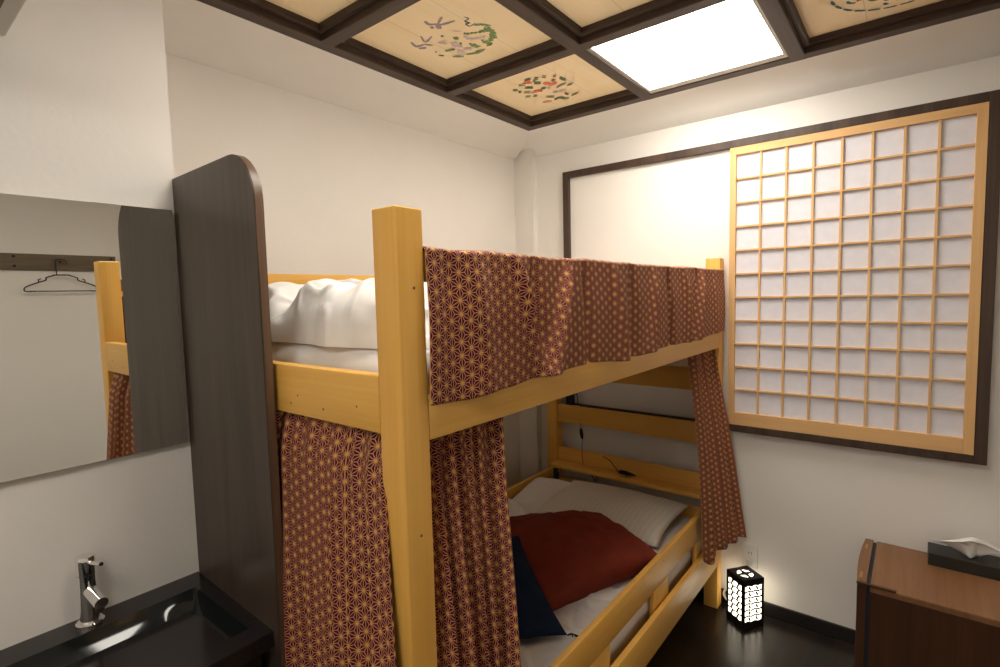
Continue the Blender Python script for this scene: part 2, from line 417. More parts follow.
def painting(d, parent, name='painted_motif', dense=False):
    bm = bmesh.new(); mats = []; z = 2.5824
    for k, l in d.items():
        mats.append(M['p_'+k])
        for pts, r in (l+[([(x+.011, y-.013) for x, y in pts], r*.8) for pts, r in l if dense]):
            z -= .00002
            if r > .0075 and k in ('green', 'lav', 'red'):       # dabbed masses, as dots of the brush
                P = spline([(x, y, z) for x, y in pts], 5); rg = random.Random(int(r*1e5)+len(pts))
                for p in P:
                    for q in range(5):
                        a = rg.uniform(0, 6.28); o = r*rg.uniform(.1, .9); b = rg.uniform(0, 6.28); l_ = r*rg.uniform(.5, .9)
                        c = (p.x+o*math.cos(a), p.y+o*math.sin(a))
                        z -= .000005
                        ribbon(bm, [c, (c[0]+l_*math.cos(b), c[1]+l_*math.sin(b))], r*.42, z, len(mats)-1)
            else:
                ribbon(bm, pts, r*1.35, z, len(mats)-1)
    return link(name, bm, mats, parent, recalc=False)

LIT = [(1, 2), (1, 0)]  # second cell is an unseen added light, brightening left wall and near bed end
labels = {
 (0, 1): 'cedar ceiling panel painted with two grey cranes flying beside a green pine',
 (0, 2): 'cedar ceiling panel painted with red blossoms and thin olive leaves, in the lattice corner',
 (2, 2): 'cedar ceiling panel with a blue green ring painting, right of the bright light panel',
 (0, 0): 'plain cedar ceiling panel at the upper left, before the painted crane panel',
 (1, 1): 'plain cedar ceiling panel between the crane panel and the bright light, at top middle',
}
for i in range(4):
    for j in range(3):
        x0, x1, y0, y1 = GX[i]+.035, GX[i+1]-.035, GY[j]+.035, GY[j+1]-.035
        if (i, j) in LIT: continue
        o = link('ceiling_panel', B(x0, x1, y0, y1, 2.583, 2.592), M['ceilpanel'])
        tag(o, labels.get((i, j), 'plain cedar ceiling panel beyond the bright light, towards the right wall'), 'ceiling panel', 'wooden ceiling panels')
        if (i, j) == (0, 1): painting(crane, o)
        if (i, j) == (0, 2): painting(flower, o, dense=True)
        if (i, j) == (2, 2): painting(ring, o)

M['diff'] = emit('light_diffuser', (1, .93, .83), LIGHT_S)
for k, (i, j) in enumerate(LIT):
    x0, x1, y0, y1 = GX[i]+.0285, GX[i+1]-.0285, GY[j]+.0285, GY[j+1]-.0285
    t_ = empty('ceiling_light', ((x0+x1)/2, (y0+y1)/2, 2.54))
    tag(t_, ['square glowing ceiling light panel set in the dark lattice above the bunk', 'added glowing panel overhead, out of view, brightening the left wall and near bed end'][k], 'ceiling light', 'ceiling light panels')
    link('light_diffuser', B(x0+.012, x1-.012, y0+.004, y1-.045, 2.541, 2.556, .002), M['diff'], t_)
    bm = bmesh.new()
    box(bm, x0, x0+.012, y0, y1, 2.539, 2.557); box(bm, x1-.012, x1, y0, y1, 2.539, 2.557)
    box(bm, x0+.012, x1-.012, y1-.044, y1, 2.539, 2.557); box(bm, x0+.012, x1-.012, y0, y0+.004, 2.539, 2.557)
    link('light_frame', bm, M['ac'], t_)

t_ = empty('ceiling_light', (-.35, -.62, 2.50))  # added fill light behind the camera, out of view, to brighten the near side
tag(t_, 'added square fill light on the plain ceiling behind the camera, out of view', 'ceiling light', 'ceiling light panels')
link('light_frame', B(-.62, -.08, -.89, -.35, 2.515, 2.5395, .004), M['ac'], t_)
link('light_diffuser', B(-.605, -.095, -.875, -.365, 2.498, 2.5145, .006, 3), M['diff'], t_)

# ------------------------------------------------------------------ window and shoji on the far wall
bm = bmesh.new()
fy0, fy1 = 2.692, 2.7295
for a in ((-1.652, -1.614, .902, 2.308), (.190, .228, .902, 2.308)): box(bm, a[0], a[1], fy0, fy1, a[2], a[3], .002)
box(bm, -1.614, .190, fy0, fy1, 2.272, 2.308, .002); box(bm, -1.614, .190, fy0, fy1, .902, .936, .002)
w1 = struct('window_1', bm, M['dark_z'], label='wide dark wooden frame on the far wall around the shoji')
link('blank_panel', B(-1.614, .19, 2.716, 2.7295, .936, 2.272), M['wall'], w1)
sh = empty('shoji_screen', (-.262, 2.70, .937))
tag(sh, 'sliding shoji screen with pale wood lattice and white paper, right half of window', 'shoji screen')
link('stile', B(-.718, -.690, 2.690, 2.715, .937, 2.271, .0015), M['shoji'], sh)
link('stile', B(.156, .189, 2.690, 2.715, .937, 2.271, .0015), M['shoji'], sh)
link('rail', B(-.690, .156, 2.691, 2.714, 2.236, 2.271, .001), M['shoji_x'], sh)
link('rail', B(-.690, .156, 2.691, 2.714, .937, .999, .001), M['shoji_x'], sh)
bm = bmesh.new()
for k in range(1, 8):
    x = -.690+.846*k/8; box(bm, x-.0045, x+.0045, 2.6955, 2.706, .999, 2.236)
for k in range(1, 11):
    z = .999+1.237*k/11; box(bm, -.690, .156, 2.6945, 2.7055, z-.004, z+.004)
link('lattice', bm, M['shoji'], sh)
link('shoji_paper', B(-.690, .156, 2.706, 2.708, .999, 2.236), M['paper'], sh)

# ------------------------------------------------------------------ bunk bed
X1, X0, Y0, Y1, W_ = -.741, -1.745, .6325, 2.6925, .068
bed = empty('bunk_bed', ((X0+X1)/2, (Y0+Y1)/2, 0))
tag(bed, 'varnished pine bunk bed with two bunks and a shelf at the head', 'bunk bed')
for x in (X1-W_, X0):
    for y in (Y0, Y1-W_):
        link('post', B(x, x+W_, y, y+W_, 0, 1.770 if (x > -1 and y < 1) else 1.752, .004, 3), M['pine'], bed, smooth=True, angle=40)
ya, yb = Y0+W_, Y1-W_
xa, xb = X0+W_, X1-W_
def board(name, *a, ax='y', par=None): return link(name, B(*a, .003, 2), M['pine_'+ax], par or bed, smooth=True, angle=40)
for x in (X1-.030, X0):
    board('side_rail', x+.0, x+.030, ya, yb, 1.321, 1.405)                 # upper bunk
    board('guard_rail', x+.004, x+.026, ya, yb, 1.632, 1.692)
    for y in (1.28, 1.93): board('guard_support', x+.0045+(.02 if x > -1 else -.0)*0, x+.0255, y, y+.06, 1.405, 1.632)
board('side_rail', X1-.022, X1, ya, yb, .226, .364); board('side_rail', X0, X0+.026, ya, yb, .226, .364)
for s, x in ((1, X1-.048), (-1, X0+.026)):
    board('guard_rail', x, x+.022, ya, yb, .435, .549)
    for y in (.83, 1.36, 1.885, 2.38): board('guard_support', x+.0005, x+.0215, y, y+.15, .30, .435)
for y in (Y0, Y1-.030):
    board('end_rail', xa, xb, y, y+.030, 1.3395, 1.453, ax='x')
    board('end_rail', xa, xb, y+(.038 if y < 1 else 0), y+(.062 if y < 1 else .028), .236, .364, ax='x')
board('headboard_slat', xa, xb, 2.640, 2.664, 1.098, 1.212, ax='x')
board('headboard_slat', xa, xb, 2.640, 2.664, .830, .938, ax='x')
board('headboard_slat', xa, xb, 2.640, 2.664, .43, .490, ax='x')
bm = bmesh.new(); box(bm, xa, xb, 2.642, 2.664, .56, .676, .003); box(bm, xa-.002, xb+.002, 2.555, 2.642, .574, .597, .006, 3)
link('headboard_shelf', bm, M['pine_x'], bed, smooth=True, angle=40)
board('guard_rail', xa, xb, 2.640, 2.664, 1.632, 1.69, ax='x')
for z in (.275, 1.375):
    board('bed_base', X0+.032, X1-.032, ya, yb, z-.018, z)
# steel hook bracket, back corner of lower bunk
bm = bmesh.new(); box(bm, -1.700, -1.672, 2.612, 2.6245, .475, .545, .002); box(bm, -1.676, -1.664, 2.60, 2.6245, .475, .525, .002)
link('corner_bracket', bm, M['greenmetal'], bed)['label'] = 'dark green metal bracket'
# plug caps on the posts
for x, y, z in ((X1, .672, 1.62), (X1, .668, 1.14)):
    bm = bmesh.new(); lathe(bm, [(.003, -.0005), (.003, .0006)], (0, 0, 0), 10)
    for v in bm.verts: v.co = Vector((x+v.co.z, y+v.co.x, z+v.co.y))
    link('screw_cap', bm, M['rail'], bed)
for x, z in ((-1.10, 1.385), (-.88, 1.385), (-1.0, 1.365), (-1.13, 1.365)):
    bm = bmesh.new(); lathe(bm, [(.0025, -.0005), (.0025, .0006)], (0, 0, 0), 10)
    for v in bm.verts: v.co = Vector((x+v.co.x, Y0-v.co.z, z+v.co.y))
    link('screw_cap', bm, M['rail'], bed)

# ------------------------------------------------------------------ mattresses and bedding
def puffy(bm, x0, x1, y0, y1, z0, z1, r=.05, amp=.004, f=6, nx=50, ny=80, mat=0, seed=0):
    """soft rounded slab"""
    def prof(t, L):   # distance from edge -> round-over
        q = min(t, 1-t)*L
        return 1-(1-min(1, q/r))**2
    def top(u, v):
        x = x0+(x1-x0)*u; y = y0+(y1-y0)*v
        k = math.sqrt(max(0, prof(u, x1-x0)))*math.sqrt(max(0, prof(v, y1-y0)))
        zm = (z0+z1)/2
        return Vector((x, y, zm+(z1-zm)*k+amp*k*ns(x*f, y*f, seed)))
    def bot(u, v):
        p = top(u, v); zm = (z0+z1)/2
        k = math.sqrt(max(0, prof(u, x1-x0)))*math.sqrt(max(0, prof(v, y1-y0)))
        return Vector((p.x, p.y, zm-(zm-z0)*k))
    grid(bm, nx, ny, top, None, mat); grid(bm, nx, ny, bot, None, mat)
    bmesh.ops.remove_doubles(bm, verts=bm.verts, dist=.0004)

bm = bmesh.new(); puffy(bm, X0+.034, X1-.034, Y0+.07, Y1-.07, 1.376, 1.490, .035, .014, 11)
tag(link('mattress', bm, M['sheet'], smooth=True), 'white sheeted mattress on the upper bunk', 'mattress', 'bunk mattresses')
bm = bmesh.new(); puffy(bm, X0+.051, X1-.051, Y0+.07, 2.635, .2765, .452, .03, .006, 9)
tag(link('mattress', bm, M['sheet'], smooth=True), 'white sheeted mattress on the lower bunk', 'mattress', 'bunk mattresses')

def cloth_heap(name, x0, x1, y0, y1, base, hfn, mat, nx=110, ny=110, edge=.05, parent=None, crumple=0, z_s=0.):
    bm = bmesh.new()
    def top(u, v):
        # organic outline
        x = x0+(x1-x0)*u; y = y0+(y1-y0)*v
        ex = .02*ns(y*5, 3.1, 1); ey = .02*ns(x*5, 7.7, 2)
        x += ex*(2*u-1)**2; y += ey*(2*v-1)**2
        q = min(u*(x1-x0), (1-u)*(x1-x0), v*(y1-y0), (1-v)*(y1-y0))
        k = math.sqrt(max(0, 1-(1-min(1, q/edge))**2))
        p = Vector((x, y, base+.004+(hfn(x, y)-.004)*k))
        if crumple:
            a = crumple*k
            r1 = 1-min(1, abs(noise.noise(Vector((x*4.2+z_s+p.z*3, y*3.4-p.z*5, p.z*3)))*3.2)); r1 = r1*r1*(3-2*r1)*.8; r2 = 1-min(1, abs(noise.noise(Vector((x*9, y*8+3, p.z*14+z_s)))*4))
            d_ = r1*r1*1.2+r2*.35-.5
            p.x += a*d_*.6; p.z += a*d_*(.7 if p.z-base > .02 else .3); p.y -= a*d_*.4
        p.z = max(p.z, base+.004)
        return p
    def bot(u, v):
        p = top(u, v); return Vector((p.x, p.y, base+.003))
    grid(bm, nx, ny, top); grid(bm, nx, ny, bot)
    bmesh.ops.remove_doubles(bm, verts=bm.verts, dist=.0006)
    return link(name, bm, mat, parent, smooth=True)

# rolled-up duvet on the upper bunk: thick lobes with long diagonal creases
def h_up(x, y):
    a = sm(x, -1.66, -1.50)*(1-sm(x, -1.05, -.86))
    lobe = .098*math.sqrt(max(0, a))
    fold = .034*abs(math.sin(10*(x*1.0+y*.55)+1.2*ns(x*2.2, y*2.2, 4, 2)))**1.5
    cre = -.02*math.exp(-((ns(x*3, y*1.6, 9, 2)-.08)/.10)**2)
    fl = .038+.018*ns(x*7, y*5, 3)
    return fl+lobe*(1+.06*ns(x*3, y*3, 8, 2))+fold*(.25+.75*a)+cre*a
o = cloth_heap('duvet', X0+.04, X1-.09, Y0+.085, 1.62, 1.487, h_up, M['duvet'], 200, 200, .06, crumple=.040)
tag(o, 'white duvet heaped on the upper bunk behind the tall front post', 'duvet', 'white duvets')
def h_lo(x, y):
    w = .012*abs(math.sin(6*(x*1.2-y*.7)+3*ns(x*2.5, y*2.5, 1, 2)))+.012*ns(x*5, y*5, 6)
    w += .01*math.exp(-((ns(x*2.2, y*2.8, 12, 3)+.05)/.07)**2)
    left = .05*sm(-x, 1.38, 1.56)
    return .03+w+left
o = cloth_heap('duvet', X0+.056, X1-.060, .78, 2.12, .446, h_lo, M['duvet'], 200, 240, .035, crumple=.040, z_s=5.)
tag(o, 'white duvet spread under the cushions on the lower bunk', 'duvet', 'white duvets')

def pillow(name, c, L, Wd, T, rz, mat, tilt=(0, 0), label='', cat='pillow', group=None, pw=.5, corners=None, sag=0, seed=1, wr=.004, tassel=None):
    """two puffed faces meeting in a seam; corners = 4 world points overrides the placement"""
    bm = bmesh.new(); N = 44
    if corners: A, Bc, Cc, D = [Vector(p) for p in corners]
    else:
        ex = Vector((math.cos(rz), math.sin(rz), tilt[0]))*L/2; ey = Vector((-math.sin(rz), math.cos(rz), tilt[1]))*Wd/2
        c = Vector(c); A, Bc, Cc, D = c-ex-ey, c+ex-ey, c+ex+ey, c-ex+ey
    nrm = (Bc-A).cross(D-A).normalized()
    if nrm.z < 0: nrm = -nrm
    def face(sgn):
        def f(u, v):
            # pull the edges in between the corners
            uu, vv = 2*u-1, 2*v-1
            pu = uu*(1-.07*(1-vv*vv)*abs(uu)); pv = vv*(1-.07*(1-uu*uu)*abs(vv))
            a, b = (pu+1)/2, (pv+1)/2
            p = A*(1-a)*(1-b)+Bc*a*(1-b)+Cc*a*b+D*(1-a)*b
            k = max(0, (1-uu**2))*max(0, (1-vv**2)); k = k**pw
            edge = min(1, 6*max(0, min(1-abs(uu), 1-abs(vv))))
            w = wr*ns(p.x*14+seed, p.y*14, seed, 3)*edge
            dip = -sag*math.exp(-(uu*uu+vv*vv)/.02) if sgn > 0 else 0
            q = p+nrm*(sgn*T/2*k*(1 if sgn > 0 else .75)+w*sgn+dip)
            return q
        return f
    grid(bm, N, N, face(1)); grid(bm, N, N, face(-1))
    bmesh.ops.remove_doubles(bm, verts=bm.verts, dist=.0008)
    o = link(name, bm, mat, smooth=True)
    tag(o, label, cat, group)
    return o
o = pillow('pillow', (-1.18, 2.32, .515), .66, .46, .15, R(2), M['pillow'], tilt=(0, .06), label='white finely striped pillow at the head of the lower bunk, behind the maroon cushion', group='white pillows')
o = pillow('pillow', (-1.555, 2.27, .50), .28, .46, .12, R(8), M['sheet'], tilt=(0, .1), label='plain white pillow in the left back corner of the lower bunk', group='white pillows')
ma = pillow('cushion', None, 0, 0, .235, 0, M['maroon'], corners=[(-1.52, 1.60, .60), (-.965, 1.395, .512), (-.765, 1.98, .522), (-1.14, 2.17, .535)],
       label='large maroon floor cushion lying in the middle of the lower bunk', cat='cushion', group='cushions on the lower bunk', sag=.012, seed=4, wr=.011, pw=.42)
nv = pillow('cushion', None, 0, 0, .11, 0, M['navy'], corners=[(-1.13, 1.02, .52), (-.85, 1.375, .505), (-1.225, 1.63, .640), (-1.47, 1.27, .60)],
       label='dark navy cushion leaning against the maroon cushion beside the curtain', cat='cushion', group='cushions on the lower bunk', seed=9, pw=.42, wr=.008)
bm = bmesh.new()
for a in (0, .5, -.5, .25): tube(bm, spline([(-.85, 1.375, .505), (-.838+.006*a, 1.388, .507), (-.828+.02*a, 1.395+.014*a, .497)], 4), .0022, 6)
link('tassel', bm, M['navy'], nv, smooth=True)

# ------------------------------------------------------------------ curtains
def curtain(name, T0, T1, B0, B1, mats, folds, amp0, amp1, out, seed=0, nu=150, nv=60, gather=0, stretch=1.5, bulge=0, hemfn=None, curl=0, label='', th=.0018, push=0):
    T0, T1, B0, B1 = map(Vector, (T0, T1, B0, B1)); out = Vector(out).normalized()
    rg = random.Random(seed); ph = [rg.uniform(0, 6.28) for _ in range(6)]
    def f(u, v):
        p = T0.lerp(T1, u).lerp(B0.lerp(B1, u), v)
        # the hang: falls steep first, flares lower down
        e = v**1.25
        side = T0.lerp(T1, u).lerp(B0.lerp(B1, u), e); p.x, p.y = side.x, side.y
        wu = u+.035*math.sin(6.28*u+ph[0])+.02*math.sin(12.6*u+ph[1])+.012*math.sin(3*v+ph[2]+9*u)
        A = amp0+(amp1-amp0)*sm(v, 0, .8)
        if push: A *= 1-.85*sm(u, .86, 1)
        a_ = 6.28*folds*wu+ph[3]; s = math.sin(a_+.45*math.sin(a_))+.22*math.sin(2*a_+ph[5])
        d = A*s*(.75+.25*math.sin(6.28*folds*.37*wu+ph[4]))
        d += gather*(1-sm(v, 0, .28))*math.sin(6.28*folds*2.7*wu+ph[5])
        d += bulge*math.sin(math.pi*min(1, v*1.0))+push*sm(v, 0, .13)
        lat = (T1-T0).normalized()*(.12*A*math.cos(6.28*folds*wu+ph[3]))
        q = p+out*d+lat
        if hemfn: q.z += hemfn(u)*sm(v, .8, 1)
        if curl and u < .06: q -= out*curl*(1-u/.06)**1.5
        return q
    pts = [f(i/nu, .5) for i in range(nu+1)]
    arc = [0]
    for a, b in zip(pts, pts[1:]): arc.append(arc[-1]+(b-a).length)
    H = (T0-B0).length
    bm = bmesh.new()
    grid(bm, nu, nv, f, lambda i, j: (arc[i]*stretch, -H*j/nv))
    o = link(name, bm, mats, smooth=True, recalc=False)
    # faces should look along 'out'
    me = o.data
    if sum((p.normal.dot(out) for p in me.polygons)) < 0: me.flip_normals()
    solid(o, th, -1, 1 if len(mats) > 1 else 0, 0)
    tag(o, label, 'curtain', 'asanoha patterned bed curtains')
    return o
hem = lambda u: .012*math.sin(7*u)
curtain('curtain', (-1.33, .675, 1.36), (-.808, .660, 1.36), (-1.31, .675, .375), (-.690, .598, .375), [M['cloth'], M['lining']], 6, .010, .028, (0, -1, 0), 3, gather=.004, stretch=1.12, bulge=.008, push=.020, hemfn=hem,
        label='star patterned maroon curtain across the near end of the lower bunk, beside the dark panel')
curtain('curtain', (-.785, .722, 1.34), (-.785, .972, 1.34), (-.705, .728, .375), (-.690, .892, .375), [M['cloth'], M['wcloth']], 4.6, .014, .024, (1, 0, 0), 5, gather=.007, stretch=1.25, bulge=.012, hemfn=hem, curl=.045,
        label='star patterned maroon curtain gathered beside the tall front post, long side of the lower bunk')
curtain('curtain', (-.785, 2.345, 1.34), (-.775, 2.640, 1.34), (-.715, 2.375, .372), (-.628, 2.672, .378), [M['cloth'], M['lining']], 3.6, .014, .018, (1, 0, 0), 8, gather=.006, stretch=1.25, bulge=.018, hemfn=lambda u: -.03*math.exp(-((u-.05)/.05)**2)+.02*u,
        label='star patterned maroon curtain hanging at the far end of the lower bunk, above the lantern')

# cloth slung over the upper guard rail
def fd(y, t):
    q = 0
    for c, w, a, sl in ((.98, .022, .014, .10), (1.06, .03, -.008, .0), (1.22, .028, .015, -.10), (1.30, .02, -.010, .03), (1.48, .03, .013, .06), (1.62, .03, -.009, .0), (1.80, .03, .012, -.05), (1.94, .02, -.011, .02), (2.10, .035, .012, .04), (2.27, .028, -.016, -.08), (2.34, .025, .010, -.08), (2.50, .04, .008, .0), (.84, .04, .007, .02), (.76, .03, -.005, 0)):
        q += 1.75*a*math.exp(-((y-c-sl*t)/(.62*w*(1+1.1*t)))**2)
    return q*(.45+.55*sm(t, 0, .25))
gx0, gx1, gz = X1-.028, X1-.002, 1.691
def dr(u, v):
    y = .7015+(2.664-.7015)*u
    Lb, Lt, Lf = .045, gx1-gx0, .302+.006*math.sin(9*y)+.010*ns(y*2.2, 1.7)
    s = v*(Lb+Lt+Lf); y -= .016*(1-u)**12*v
    zt = gz+.004+.004*ns(y*6, 4.4)
    if s < Lb: return Vector((gx0-.004-.002, y, zt-(Lb-s)))
    s -= Lb
    if s < Lt:
        q = s/Lt; return Vector((gx0-.006+(Lt+.012)*q, y, zt+.004*math.sin(math.pi*q)))
    s -= Lt; t_ = s/Lf
    return Vector((gx1+.006+.008*sm(t_, 0, .5)+.3*0+max(-.009-.005*t_, fd(y, t_)+.003)+.002*ns(y*9, s*6, 2), y+.006*math.sin(y*11)*t_, zt-s))
bm = bmesh.new(); NU, NV = 300, 70
P_ = [dr(i/NU, .75) for i in range(NU+1)]; arc = [0]
for a, b in zip(P_, P_[1:]): arc.append(arc[-1]+(b-a).length)
grid(bm, NU, NV, dr, lambda i, j: (arc[i], -.365*j/NV))
o = link('bed_drape', bm, [M['cloth'], M['lining']], smooth=True, recalc=False)
if sum(p.normal.x for p in o.data.polygons) < 0: o.data.flip_normals()
solid(o, .0015, -1, 1, 0)
tag(o, 'star patterned maroon cloth draped over the guard rail of the upper bunk', 'drape')

# ------------------------------------------------------------------ reading lamp cords at the bed head
bm = bmesh.new(); box(bm, -1.615, -1.570, 2.600+.0405, 2.665, .9385, 1.03, .004)
pa = tag(link('power_adapter', bm, M['black']), 'black power adapter standing on the upper headboard slat behind the left post', 'power adapter')
bm = bmesh.new(); tube(bm, spline([(-1.590, 2.652, 1.03), (-1.575, 2.650, 1.06), (-1.545, 2.645, 1.00), (-1.53, 2.648, .9415), (-1.4, 2.648, .9415), (-1.2, 2.650, .9415), (-.95, 2.648, .9415), (-.86, 2.648, .9415)], 8), .0028, 6)
tag(link('cable', bm, M['black'], smooth=True), 'thin black cable lying along the top of the headboard slat', 'cable')
cs = empty('cord_switch', (-1.512, 2.633, .60))
tag(cs, 'black cord with an inline switch hanging in front of the wall above the bed shelf', 'cord')
bm = bmesh.new(); tube(bm, spline([(-1.517, 2.636, .84), (-1.515, 2.632, .80), (-1.505, 2.630, .75), (-1.508, 2.630, .70), (-1.505, 2.632, .62), (-1.50, 2.630, .599)], 8), .0019, 6); link('cord', bm, M['black'], cs, smooth=True)
bm = bmesh.new(); tube(bm, [(-1.5155, 2.632, .812), (-1.514, 2.632, .805), (-1.510, 2.631, .780), (-1.506, 2.630, .757), (-1.505, 2.630, .750)], [.004, .009, .011, .008, .003], 10); link('switch', bm, M['black'], cs, smooth=True)
rl = empty('clip_lamp', (-1.25, 2.61, .598))
tag(rl, 'small black lamp head with its bent cord lying on the bed shelf', 'reading lamp')
bm = bmesh.new(); tube(bm, spline([(-1.375, 2.637, .668), (-1.335, 2.632, .655), (-1.29, 2.62, .622), (-1.265, 2.605, .610), (-1.235, 2.60, .604)], 8), .0028, 6); link('cord', bm, M['black'], rl, smooth=True)
bm = bmesh.new(); tube(bm, [(-1.262, 2.603, .611), (-1.250, 2.602, .612), (-1.22, 2.602, .612), (-1.19, 2.603, .609), (-1.165, 2.604, .606)], [.006, .012, .012, .009, .004], 10); link('lamp_head', bm, M['black'], rl, smooth=True)
bm = bmesh.new(); lathe(bm, [(.004, .0), (.011, .001), (.012, .010), (.004, .016)], (-1.222, 2.572, .5975), 14); link('wooden_knob', bm, M['brass'], rl, smooth=True)
bm = bmesh.new(); tube(bm, spline([(-1.505, 2.66, .585), (-1.48, 2.655, .555), (-1.45, 2.645, .535), (-1.425, 2.637, .512), (-1.405, 2.634, .495)], 8), .003, 6); tube(bm, spline([(-1.47, 2.655, .56), (-1.43, 2.64, .55), (-1.412, 2.636, .52)], 6), .003, 6)
tag(link('cable', bm, M['black'], smooth=True), 'short looped black cable under the bed shelf', 'cable')

# ------------------------------------------------------------------ dark partition panel
yp0, yp1, xr, zt = .609, .6315, -1.180, 1.953
out = [(XM+.001, 0), (xr, 0)]
rc = .125
for k in range(13):
    a = math.pi/2*k/12; out.append((xr-rc+rc*math.cos(a), zt-rc+rc*math.sin(a)))
out.append((XM+.001, zt))
bm = bmesh.new(); prism(bm, out, lambda x, z: Vector((x, yp0-(x-XM)*.022, z)), lambda x, z: Vector((x, yp1-(x-XM)*.022, z)))
for f in bm.faces:
    f.normal_update()
    if abs(f.normal.y) < .5: f.material_index = 1
es = [e for e in bm.edges if len(e.link_faces) == 2 and abs(abs(e.link_faces[0].normal.y)-abs(e.link_faces[1].normal.y)) > .5]
bmesh.ops.bevel(bm, geom=es, offset=.002, segments=2, affect='EDGES')
tag(link('partition_panel', bm, [M['panel'], M['paneledge']], smooth=True, angle=35), 'tall dark oak partition panel with a rounded top corner between washbasin and bunk bed', 'partition')

# ------------------------------------------------------------------ mirror
mu = 0
bm = B(0, .006, -.95, -.001, 1.195, 1.863, .001)
for v in bm.verts:
    x, y = v.co.x, v.co.y
    v.co.x = -1.656+x*math.cos(mu)-y*math.sin(mu); v.co.y = .6+x*math.sin(mu)+y*math.cos(mu)
bk = B(0, .009, -.945, -.006, 1.20, 1.858, .001)
for v in bk.verts:
    x, y = v.co.x-.0095, v.co.y
    v.co.x = -1.656+x*math.cos(mu)-y*math.sin(mu); v.co.y = .6+x*math.sin(mu)+y*math.cos(mu)
o = link('wall_mirror', bm, M['mirror']); tag(o, 'frameless rectangular mirror on the wall above the washbasin', 'mirror')
link('backing', bk, M['ac'], o)

# ------------------------------------------------------------------ washbasin
zc = .796
wb = empty('washbasin', (-1.485, .13, 0)); tag(wb, 'glossy black washbasin counter with a long sloping bowl against the dark panel', 'washbasin')
bx0, bx1, by0, by1 = -1.580, -1.268, -.30, .566
cx0, cx1, cy0, cy1 = XM+.001, -1.208, -.38, .607
def basin(u, v):
    x = bx0+(bx1-bx0)*u; y = by0+(by1-by0)*v
    q = min(x-bx0, .1); fl = 1.3*q-5.4*q*q+.20*max(0, x-bx0-.1)
    e_ = min((by1-y), (y-by0)); fl *= .55+.45*sm(e_, 0, .10)
    de = e_*2.4; ff = (bx1-x)*4
    k = .006; a = [fl, de, ff]
    m = -k*math.log(sum(math.exp(-q/k) for q in a)); 
    edge = min(u*(bx1-bx0), (1-u)*(bx1-bx0), v*(by1-by0), (1-v)*(by1-by0))
    m = min(m, min(a)); m = max(0, m)
    return Vector((x, y, zc-m))
bm = bmesh.new(); grid(bm, 120, 300, basin)
link('bowl', bm, M['sink'], wb, smooth=True)
bm = bmesh.new()
def ringq(z, d=0): return
o_ = [(cx0, cy0), (cx1, cy0), (cx1, cy1-.009), (cx0, cy1)]; i_ = [(bx0, by0), (bx1, by0), (bx1, by1), (bx0, by1)]
for zz in (zc, zc-.04):
    ov = [bm.verts.new((x, y, zz)) for x, y in o_]; iv = [bm.verts.new((x, y, zz)) for x, y in i_]
    for k in range(4): bm.faces.new((ov[k], ov[(k+1) % 4], iv[(k+1) % 4], iv[k]))
bm.verts.ensure_lookup_table(); V_ = list(bm.verts)
for k in range(4):
    bm.faces.new((V_[k], V_[(k+1) % 4], V_[8+(k+1) % 4], V_[8+k])); bm.faces.new((V_[4+k], V_[4+(k+1) % 4], V_[12+(k+1) % 4], V_[12+k]))
link('counter_top', bm, M['counter'], wb)
link('cabinet', B(XM+.002, -1.235, cy0+.03, cy1-.026, 0, zc-.0405, .004), M['counter'], wb)
bm = bmesh.new(); lathe(bm, [(.026, -.001), (.026, .003), (.020, .005), (.006, .0055)], (-1.38, .10, zc-.0965), 24); link('drain', bm, M['chrome'], wb, smooth=True, angle=40)

# faucet
fx, fy = -1.622, .334
fa = empty('faucet', (fx, fy, zc)); tag(fa, 'chrome single lever faucet standing on the black basin rim', 'faucet')
bm = bmesh.new(); lathe(bm, [(.030, .0005), (.030, .006), (.027, .009)], (fx, fy, zc), 36); link('base_ring', bm, M['chrome'], fa, smooth=True, angle=35)
bm = bmesh.new(); lathe(bm, [(.0205, .009), (.0205, .130)], (fx, fy, zc), 36); link('body', bm, M['chrome'], fa, smooth=True, angle=35)
bm = bmesh.new(); lathe(bm, [(.0208, .132), (.0211, .166), (.0211, .172), (.0195, .176)], (fx, fy, zc), 36)
link('lever_cap', bm, M['chrome'], fa, smooth=True, angle=35)
bm = bmesh.new(); tube(bm, [(fx+.018, fy+.004, zc+.163), (fx+.052, fy+.016, zc+.165), (fx+.058, fy+.018, zc+.1655)], [.0055, .0055, .0045], 14); lever_ = link('lever', bm, M['chrome'], fa, smooth=True, angle=40)
bm = bmesh.new(); tube(bm, [(fx+.0575, fy+.0178, zc+.1655), (fx+.061, fy+.019, zc+.166)], .0046, 14); link('lever_tip', bm, M['black'], lever_, smooth=True, angle=40)
bm = bmesh.new(); tube(bm, [(fx+.012, fy+.002, zc+.088), (fx+.080, fy+.008, zc+.076)], .0150, 28); spout_ = link('spout', bm, M['chrome'], fa, smooth=True, angle=40)
bm = bmesh.new(); lathe(bm, [(.009, 0), (.009, .012)], (fx+.068, fy+.007, zc+.055), 20); link('aerator', bm, M['black'], spout_, smooth=True, angle=40)

